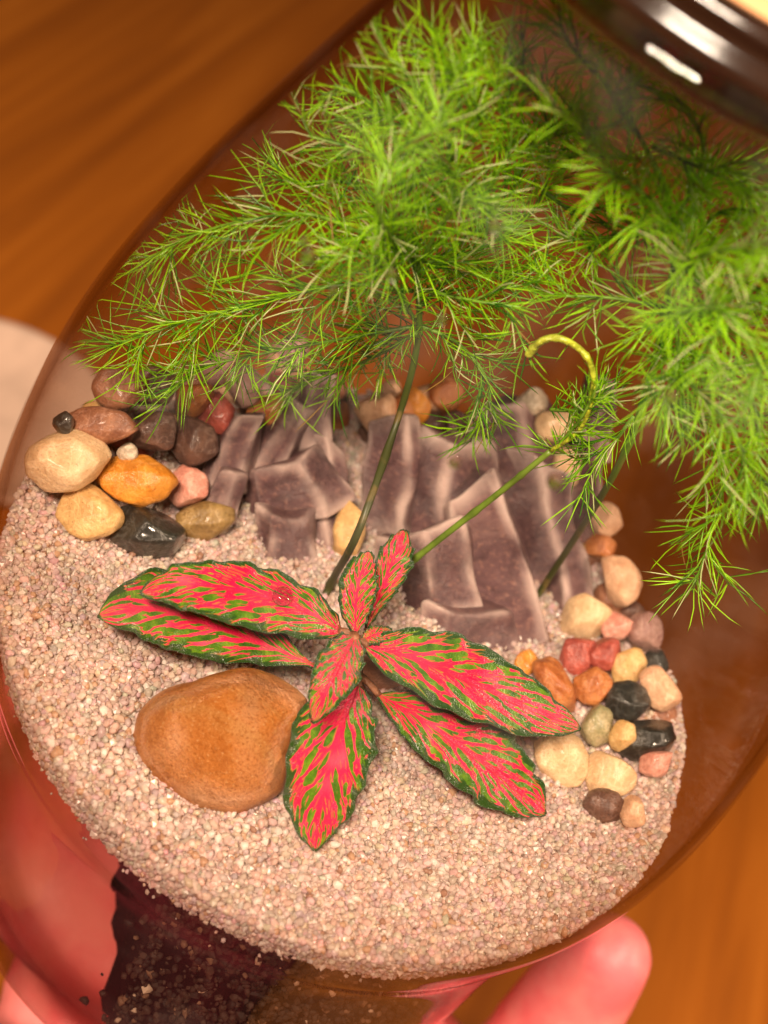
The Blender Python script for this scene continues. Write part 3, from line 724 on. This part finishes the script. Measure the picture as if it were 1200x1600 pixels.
# ------------------------------------------------------------------ the asparagus fern
def needle_mat():
    t = NT('fern_needle'); vc = t.n('VertexColor', layer_name='tint').outputs['Color']
    p = t.n('BsdfPrincipled', {'Base Color': vc, 'Roughness': 0.25, 'Specular IOR Level': 0.7}).outputs[0]
    tr = t.n('BsdfTranslucent', {'Color': vc}).outputs[0]
    return t.surf(t.n('MixShader', {0: 0.45, 1: p, 2: tr}).outputs[0])
M_NEEDLE = needle_mat()
def fern_stem_mat():
    t = NT('fern_stem'); co = t.n('TexCoord').outputs['Object']
    z = t.n('SeparateXYZ', {0: co}).outputs[2]; ns = t.n('TexNoise', {'Vector': co, 'Scale': 2.5, 'Detail': 4.0}).outputs[0]
    col = t.mix(t.smooth(z, 3.0, 6.5), (0.045, 0.050, 0.012), (0.16, 0.34, 0.02))      # woody foot, green above
    col = t.mix(t.math('MULTIPLY', t.smooth(ns, 0.55, 0.7), 0.5), col, (0.20, 0.12, 0.04))
    return t.surf(t.n('BsdfPrincipled', {'Base Color': col, 'Roughness': 0.45}).outputs[0])
M_FSTEM = fern_stem_mat()
M_TWIG = plain('fern_twig', (0.13, 0.26, 0.02), 0.45, var=0.3, scale=3)
M_SHOOT = plain('young_shoot', (0.40, 0.46, 0.03), 0.4, var=0.25, scale=3, bump=0.3)
def at_in(px, py, off):
    """point on the pixel's line inside the jar: off -1 at the near glass, +1 at the far glass or bed"""
    d = ray(px, py); ts = []
    for k in range(160):
        t = 10 + 30 * k / 160; p = CAMP + d * t
        if 1.2 < p.z < 12.3 and math.hypot(p.x, p.y) < r_in(p.z) - 0.12: ts.append(t)
    if not ts: return CAMP + d * ((0.5 - CAMP.y) / d.y)
    a, b = ts[0], ts[-1]; return CAMP + d * ((a + b) / 2 + off * (b - a) / 2)
def inside(p):
    if p.z > 12.45: p = Vector((p.x, p.y, 12.45))
    lim = r_in(p.z) - 0.05; r = math.hypot(p.x, p.y)
    return p if r <= lim else Vector((p.x * lim / r, p.y * lim / r, p.z))
FR = at_z(515, 925, 1.0)
fern = tag(empty('asparagus_fern', FR), 'feathery bright green asparagus fern filling the upper jar', 'fern')
gr = random.Random(11)
class Needles:
    def __init__(s): s.V, s.F, s.C = [], [], []
    def add(s, p, d, L, r, col):
        d = d.normalized(); ref = Vector((gr.gauss(0, 1), gr.gauss(0, 1), gr.gauss(0, 1))).normalized()
        a = d.cross(ref).normalized(); b = d.cross(a); bend = a * (L * gr.uniform(-.4, .4)); base = len(s.V)
        for f, rr in ((0.0, 0.7), (0.45, 1.0), (0.8, 0.75)):
            q = p + d * (L * f) + bend * (f * f)
            for k in range(3):
                w = 2.0944 * k; s.V.append(inside(q + (a * math.cos(w) + b * math.sin(w)) * (r * rr)))
        s.V.append(inside(p + d * L + bend))
        for i in range(2):
            for k in range(3): s.F.append((base + i * 3 + k, base + i * 3 + (k + 1) % 3, base + i * 3 + 3 + (k + 1) % 3, base + i * 3 + 3 + k))
        for k in range(3): s.F.append((base + 6 + k, base + 6 + (k + 1) % 3, base + 9))
        s.C += [col] * 10
    def build(s, parent):
        o = mesh_obj('needles', [v - FR for v in s.V], s.F, M_NEEDLE, parent)
        at = o.data.color_attributes.new('tint', 'FLOAT_COLOR', 'POINT'); at.data.foreach_set('color', np.array(s.C, float).reshape(-1))
        o['kind'] = 'stuff'; return o
def tint(bright):
    k = gr.random()
    lo, hi = Vector((0.028, 0.24, 0.006)), Vector((0.51, 0.92, 0.016))
    c = lo.lerp(hi, min(1, max(0, bright + gr.gauss(0, 0.28))))
    if k > 0.92: c = Vector((0.80, 0.88, 0.45))
    if k < 0.02: c = Vector((0.42, 0.26, 0.06))
    return (c.x, c.y, c.z, 1)
def needle_run(N, path, r, L, bright, step=0.10, per=4, spread=(0.5, 1.0)):
    acc = 0.0
    for i in range(len(path) - 1):
        a, b = path[i], path[i + 1]; t = (b - a); l = t.length
        if l < 1e-6: continue
        t = t / l
        while acc < l:
            p = a + t * acc
            for _ in range(per):
                d = Vector((gr.gauss(0, 1), gr.gauss(0, 1), gr.gauss(0, 1))); d -= t * d.dot(t); d.normalize()
                w = gr.uniform(*spread); N.add(p, t * math.cos(w) + d * math.sin(w), L * gr.uniform(0.55, 1.15), r * gr.uniform(.8, 1.2), tint(bright))
            acc += step * gr.uniform(.7, 1.3)
        acc -= l
def frond(pts, bright=0.45, twig=1.2, L=0.62, dens=1.0, r=0.0115):
    L *= 1.25; bright += 0.2
    P = catmull([at_in(*q) for q in pts], 7 * len(pts)); P = [inside(p) for p in P]
    V, F = [], []; n = len(P)
    tube_data(P, [0.035 - 0.022 * i / n for i in range(n)], 6, V, F)
    N = Needles(); needle_run(N, P, r, L, bright, 0.13 / dens, 4)
    # short side twigs carrying most of the needles
    ln = 0.0; k = 0
    for i in range(1, n - 1):
        ln += (P[i] - P[i - 1]).length
        if ln < gr.uniform(0.32, 0.55) / dens: continue
        ln = 0.0; k += 1
        t = (P[i + 1] - P[i - 1]).normalized(); sd = t.cross(-FWD).normalized() * (1 if k % 2 else -1)
        d = (t * 0.75 + sd * gr.uniform(.5, .9) + (-FWD) * gr.uniform(-.5, .5)).normalized()
        l = twig * gr.uniform(.55, 1.1) * (1 - 0.45 * i / n); q = P[i]; tp = [q]
        for s_ in range(5):
            q = q + d * (l / 5); d = (d + Vector((gr.gauss(0, .12), gr.gauss(0, .12), gr.gauss(0, .12) - 0.03))).normalized(); q = inside(q); tp.append(q)
        tube_data(tp, [0.016, .015, .014, .012, .010, .006], 5, V, F)
        needle_run(N, tp, r, L, bright, 0.13 / dens, 3)
    o = mesh_obj('branch', [v - FR for v in V], F, M_TWIG, fern)
    N.build(o)
def stem(name, P, r0, r1, mat, n=40):
    P = catmull(P, n); V, F = [], []
    rad = [(r0 + (r1 - r0) * i / n) * (1 + (0.28 if i % 9 == 4 else 0)) for i in range(n)]
    tube_data(P, rad, 10, V, F); return mesh_obj(name, [v - FR for v in V], F, mat, fern)
S1 = [at_z(505, 940, 0.9), at_z(520, 905, 1.35)] + [at_in(*q) for q in ((560,830,.35),(620,660,.2),(648,560,.1),(655,480,.05),(640,350,.0),(622,250,-.05),(605,150,-.1))]
stem('stem', S1, 0.075, 0.03, M_FSTEM)
stem('stem', [at_z(790, 1005, 1.0), at_z(850, 915, 1.5)] + [at_in(*q) for q in ((960,740,.25),(1010,610,.15),(1040,480,.1),(1055,350,.1),(1000,215,.05),(930,110,.0))], 0.07, 0.03, M_FSTEM)
stem('stem', [at_z(585, 930, 1.9), at_z(650, 872, 2.7)] + [at_in(*q) for q in ((780,770,.1),(860,705,.0))], 0.06, 0.045, plain('green_stem', (0.12, 0.19, 0.02), 0.45, var=0.35, scale=2))
sh = stem('shoot', [at_in(*q) for q in ((860,705,.0),(905,672,-.05),(925,620,-.1),(925,575,-.12),(905,545,-.14),(870,528,-.16),(843,535,-.16),(825,555,-.15))], 0.030, 0.06, M_SHOOT, 44)
sh['label'] = 'yellow green curled young shoot tip'
for pts, br, tw, L in [
 ([(645,455,.05),(540,445,-.05),(420,470,-.1),(300,500,-.05),(165,545,.0)], .42, 1.35, .75),
 ([(640,400,.05),(560,362,-.1),(480,335,-.2),(380,345,-.2),(285,375,-.1),(195,430,.0)], .42, 1.2, .72),
 ([(648,510,.05),(560,525,.0),(450,545,.05),(350,565,.1),(245,590,.1)], .38, 1.2, .7),
 ([(622,262,.0),(560,235,-.1),(480,212,-.1)], .45, 1.0, .6),
 ([(610,190,.0),(570,155,-.1),(522,132,-.1)], .52, 0.9, .55),
 ([(640,335,.0),(700,260,.1),(690,150,.1),(672,35,.05)], .55, 1.2, .6),
 ([(650,425,.0),(720,400,.1),(800,360,.2),(852,290,.2),(850,170,.15),(795,75,.1)], .62, 1.0, .62),
 ([(648,505,.1),(720,540,.1),(765,610,.15),(735,690,.2)], .28, 1.2, .6),
 ([(650,450,.0),(740,470,-.1),(815,480,-.1)], .3, 1.3, .6),
 ([(635,300,.0),(740,205,-.1),(725,100,-.1)], .6, 1.2, .6),
 ([(640,385,.0),(560,292,.1),(470,285,.15),(425,280,.15)], .42, 1.1, .62),
 ([(648,500,.0),(600,420,-.25),(560,400,-.35),(500,420,-.4)], .35, 1.2, .62),
 ([(645,440,.0),(690,350,-.2),(740,310,-.3),(780,330,-.3)], .4, 1.2, .6),
 ([(650,520,.0),(580,560,.2),(500,590,.3),(440,615,.3)], .36, .9, .6),
 ([(655,480,.0),(700,440,.2),(760,420,.3),(840,440,.3)], .3, 1.1, .6),
 ([(625,250,.0),(660,210,-.2),(640,120,-.2),(590,80,-.2)], .55, 1.0, .55),
 ([(1040,480,.1),(950,465,.0),(862,462,-.05)], .45, 1.0, .62),
 ([(1050,430,.1),(1120,335,.1),(1195,330,.1)], .68, 1.1, .62),
 ([(1012,610,.1),(1080,640,.05),(1130,720,.0),(1112,830,.0),(1082,925,.05)], .45, 1.0, .62),
 ([(1040,490,.1),(1130,520,.0),(1180,640,-.1),(1190,800,-.1)], .42, 1.1, .62),
 ([(1055,355,.1),(960,372,.1),(872,372,.1)], .5, 1.0, .62),
 ([(1055,350,.1),(1100,235,.0),(1055,150,.0),(1003,60,.0)], .75, 1.1, .62),
 ([(930,115,.0),(885,60,-.1),(872,5,-.1)], .75, .9, .62),
 ([(1000,250,.05),(900,235,.1),(855,190,.1)], .62, 1.0, .62),
 ([(990,650,.15),(950,700,.1),(900,720,.1)], .3, 1.2, .6),
 ([(1055,450,.1),(1130,430,.2),(1195,455,.2)], .55, 1.1, .62),
 ([(1020,230,.0),(1090,260,-.1),(1180,300,-.1)], .72, 1.1, .62),
 ([(1030,540,.1),(1100,560,.2),(1160,600,.3)], .4, 1.1, .62),
 ([(1045,470,.1),(1060,560,-.2),(1030,650,-.3)], .38, 1.1, .6),
 ([(960,150,.0),(1000,120,.1),(990,40,.1)], .75, .9, .6),
 ([(860,640,.15),(900,640,.1),(960,620,.1)], .3, .9, .5),
 ([(870,700,.0),(910,650,-.08),(935,600,-.12)], .35, .7, .45),
 ([(640,330,.0),(760,290,.0),(800,200,.0),(760,110,.0),(740,60,.0)], .7, 1.2, .62),
 ([(1055,350,.1),(990,290,-.3),(930,250,-.4),(900,160,-.4)], .9, 1.2, .62),
 ([(650,430,.1),(780,330,.3),(830,240,.4),(900,180,.4)], .8, 1.2, .62),
 ([(850,300,.2),(900,330,.2),(960,320,.2),(1000,330,.2)], .7, 1.1, .6),
 ([(1050,400,.1),(1090,300,.3),(1130,260,.3),(1170,300,.3)], .85, 1.2, .62),
 ([(1050,440,.1),(1100,400,-.4),(1160,390,-.5),(1200,420,-.5)], .75, 1.2, .62),
 ([(1040,500,.1),(1110,480,-.4),(1170,530,-.5),(1200,620,-.5)], .6, 1.2, .62),
 ([(1030,540,.1),(1080,600,-.3),(1150,680,-.4),(1170,780,-.4)], .5, 1.1, .62),
 ([(1000,215,.0),(960,160,-.3),(940,90,-.3)], .85, 1.0, .6),
 ([(700,260,.1),(640,200,.3),(600,180,.3),(540,190,.3)], .55, 1.1, .6),
 ([(650,420,.0),(590,330,-.5),(620,240,-.5),(700,190,-.5)], .6, 1.1, .6),
]:
    frond(pts, br, tw, L)

# ------------------------------------------------------------------ drops of water on the glass and on a leaf
M_DROP = glass_solid('water', (1, 1, 1))
def drop(c, n, r, lab):
    vs, fs = ico(3); q = Vector(n).to_track_quat('Z', 'Y')
    o = mesh_obj('water_drop', [q @ Vector((v.x * r, v.y * r, max(v.z, -0.25) * r * 0.55)) for v in vs], fs, M_DROP); o.location = c
    tag(o, lab, 'water drop', 'drops of water')
for px, py, r, lab in ((515,287,.05,'tiny bright drop on the glass before the upper left fern'), (474,378,.07,'bright drop on the glass before the left fern, beside a larger one'), (482,402,.10,'larger clear drop on the glass before the left fern'),
                       (520,455,.055,'tiny drop on the glass below the two bright left ones'), (612,430,.07,'drop on the glass before the middle fern stem'), (773,355,.08,'drop on the glass before the middle fern top'),
                       (690,500,.06,'drop on the glass just right of the left fern stem'), (868,752,.09,'round drop on the glass before the right crystal mass'), (1047,622,.08,'pinkish drop on the glass before the right fern'), (710,722,.07,'small drop on the glass before the middle of the crystals')):
    d = ray(px, py); t_ = 8.0
    while t_ < 40:
        p = CAMP + d * t_
        if p.z < 12.8 and math.hypot(p.x, p.y) < r_in(p.z): break
        t_ += 0.02
    sl = (r_in(p.z + .1) - r_in(p.z - .1)) / .2
    drop(p, Vector((-p.x, -p.y, math.hypot(p.x, p.y) * sl)).normalized(), r * 1.05, lab)
drop(at_z(441, 931, 3.06), Vector((0, -0.4, 0.9)), 0.16, 'flat round water drop on the upper left pink leaf')

# ------------------------------------------------------------------ things on the table, out of focus
def dish():
    c = at_z(-20, 660, TZ); root = tag(empty('dish', (c.x, c.y, TZ)), 'pale pinkish round dish on the table left of the jar', 'dish')
    pr = [(0, 0.25), (2.6, 0.25), (3.6, 0.45), (4.5, 0.95), (4.75, 1.0), (4.8, 0.9), (4.0, 0.3), (3.0, 0.05), (0, 0.03)]
    lathe('bowl', pr, 64, plain('dish_glaze', (0.58, 0.38, 0.28), 0.5, var=0.06), root)
    lathe('foot', [(2.0, 0.06), (2.0, 0.004), (2.4, 0.004), (2.4, 0.08)], 48, plain('dish_foot', (0.55, 0.36, 0.26), 0.5), root)
dish()
# ------------------------------------------------------------------ the hand under the jar
def capsule(bm, a, b, ra, rb, n=6):
    a, b = Vector(a), Vector(b)
    for k in range(n + 1):
        f = k / n; bmesh.ops.create_icosphere(bm, subdivisions=2, radius=ra + (rb - ra) * f, matrix=Matrix.Translation(a.lerp(b, f)))
def blob(bm, c, r):
    bmesh.ops.create_icosphere(bm, subdivisions=3, radius=1.0, matrix=Matrix.Translation(c) @ Matrix.Diagonal((*r, 1)))
def hand():
    bm = bmesh.new()
    # palm turned up under the foot, heel of the hand towards the viewer
    blob(bm, (-1.0, 0.9, -8.4), (4.3, 4.0, 1.4)); blob(bm, (-3.2, 0.3, -8.3), (2.6, 3.0, 1.4)); blob(bm, (2.6, 0.4, -8.4), (2.4, 3.0, 1.5))
    blob(bm, (-4.7, 1.6, -8.7), (2.4, 3.4, 1.4))
    capsule(bm, (-0.6, -0.6, -10.4), (2.2, -12.0, -13.6), 2.2, 2.0, 12)
    # fingers run away under the jar
    for x, l in ((-3.6, 4.4), (-1.8, 5.4), (0.1, 5.8), (2.0, 5.2)):
        capsule(bm, (x, 2.8, -8.1), (x * 1.05, 2.8 + l * .45, -7.8), .92, .85); capsule(bm, (x * 1.05, 2.8 + l * .45, -7.8), (x * 1.02, 2.8 + l * .8, -7.4), .85, .78); capsule(bm, (x * 1.02, 2.8 + l * .8, -7.4), (x, 2.8 + l, -7.2), .78, .68)
    # thumb up the right side, its tip beside the glass
    tip = at_y(948, 1494, 1.6); j1 = at_y(852, 1625, 1.6); j2 = at_y(745, 1775, 1.5); j3 = Vector((3.4, 0.2, -8.2))
    capsule(bm, j3, j2, 1.6, 1.4, 12); capsule(bm, j2, j1, 1.4, 1.3, 14); capsule(bm, j1, j1.lerp(tip, .5), 1.3, 1.2, 8); capsule(bm, j1.lerp(tip, .5), tip, 1.2, 0.98, 8)
    me = bpy.data.meshes.new('hand'); bm.to_mesh(me); bm.free()
    o = bpy.data.objects.new('hand', me); COL.objects.link(o)
    rm = o.modifiers.new('skin', 'REMESH'); rm.mode = 'VOXEL'; rm.voxel_size = 0.16; rm.use_smooth_shade = True
    s = o.modifiers.new('soft', 'SMOOTH'); s.factor = 0.5; s.iterations = 24
    t = NT('skin'); co = t.n('TexCoord').outputs['Object']
    a = t.n('TexNoise', {'Vector': co, 'Scale': 0.7, 'Detail': 4.0}).outputs[0]
    wr = t.n('TexNoise', {'Vector': co, 'Scale': 22.0, 'Detail': 4.0}).outputs[0]
    col = t.mix(t.smooth(a, 0.35, 0.65), (0.82, 0.14, 0.15), (0.86, 0.24, 0.22))
    wv = t.n('TexWave', {'Vector': co, 'Scale': 9.0, 'Distortion': 3.0, 'Detail': 2.0, 'Detail Scale': 0.6}).outputs['Fac']
    bmp = t.n('Bump', {'Height': t.math('ADD', wr, t.math('MULTIPLY', wv, 0.6)), 'Strength': 0.16, 'Distance': 0.02}).outputs[0]
    mt = t.surf(t.n('BsdfPrincipled', {'Base Color': col, 'Roughness': 0.42, 'Normal': bmp, 'Subsurface Weight': 0.15, 'Subsurface Radius': (1.0, 0.25, 0.15), 'Subsurface Scale': 0.003}).outputs[0])
    me.materials.append(mt)
    tag(o, 'hand holding the jar from below, fingertip showing at lower right', 'hand')
    V, F = [], []
    tube_data(catmull([(-1.2, -3.9, -12.4), (-0.6, -7, -12.9), (0.6, -12, -14.0), (2.0, -18, -15.6)], 20), [5.2 + 0.04 * k + 0.12 * math.sin(k * 1.7) for k in range(20)], 32, V, F, cap=False)
    sl = mesh_obj('sleeve', V, F, plain('red_sleeve', (0.13, 0.004, 0.010), 0.9, var=0.2, scale=1.0, bump=0.3), o); sl['label'] = 'dark red sleeve cuff'
    so = sl.modifiers.new('cloth', 'SOLIDIFY'); so.thickness = 0.25
hand()

# ------------------------------------------------------------------ centimetres to metres
for o in list(COL.objects):
    if o.parent is None and o.type in ('MESH', 'EMPTY'):
        o.location = o.location * CM; o.scale = o.scale * CM
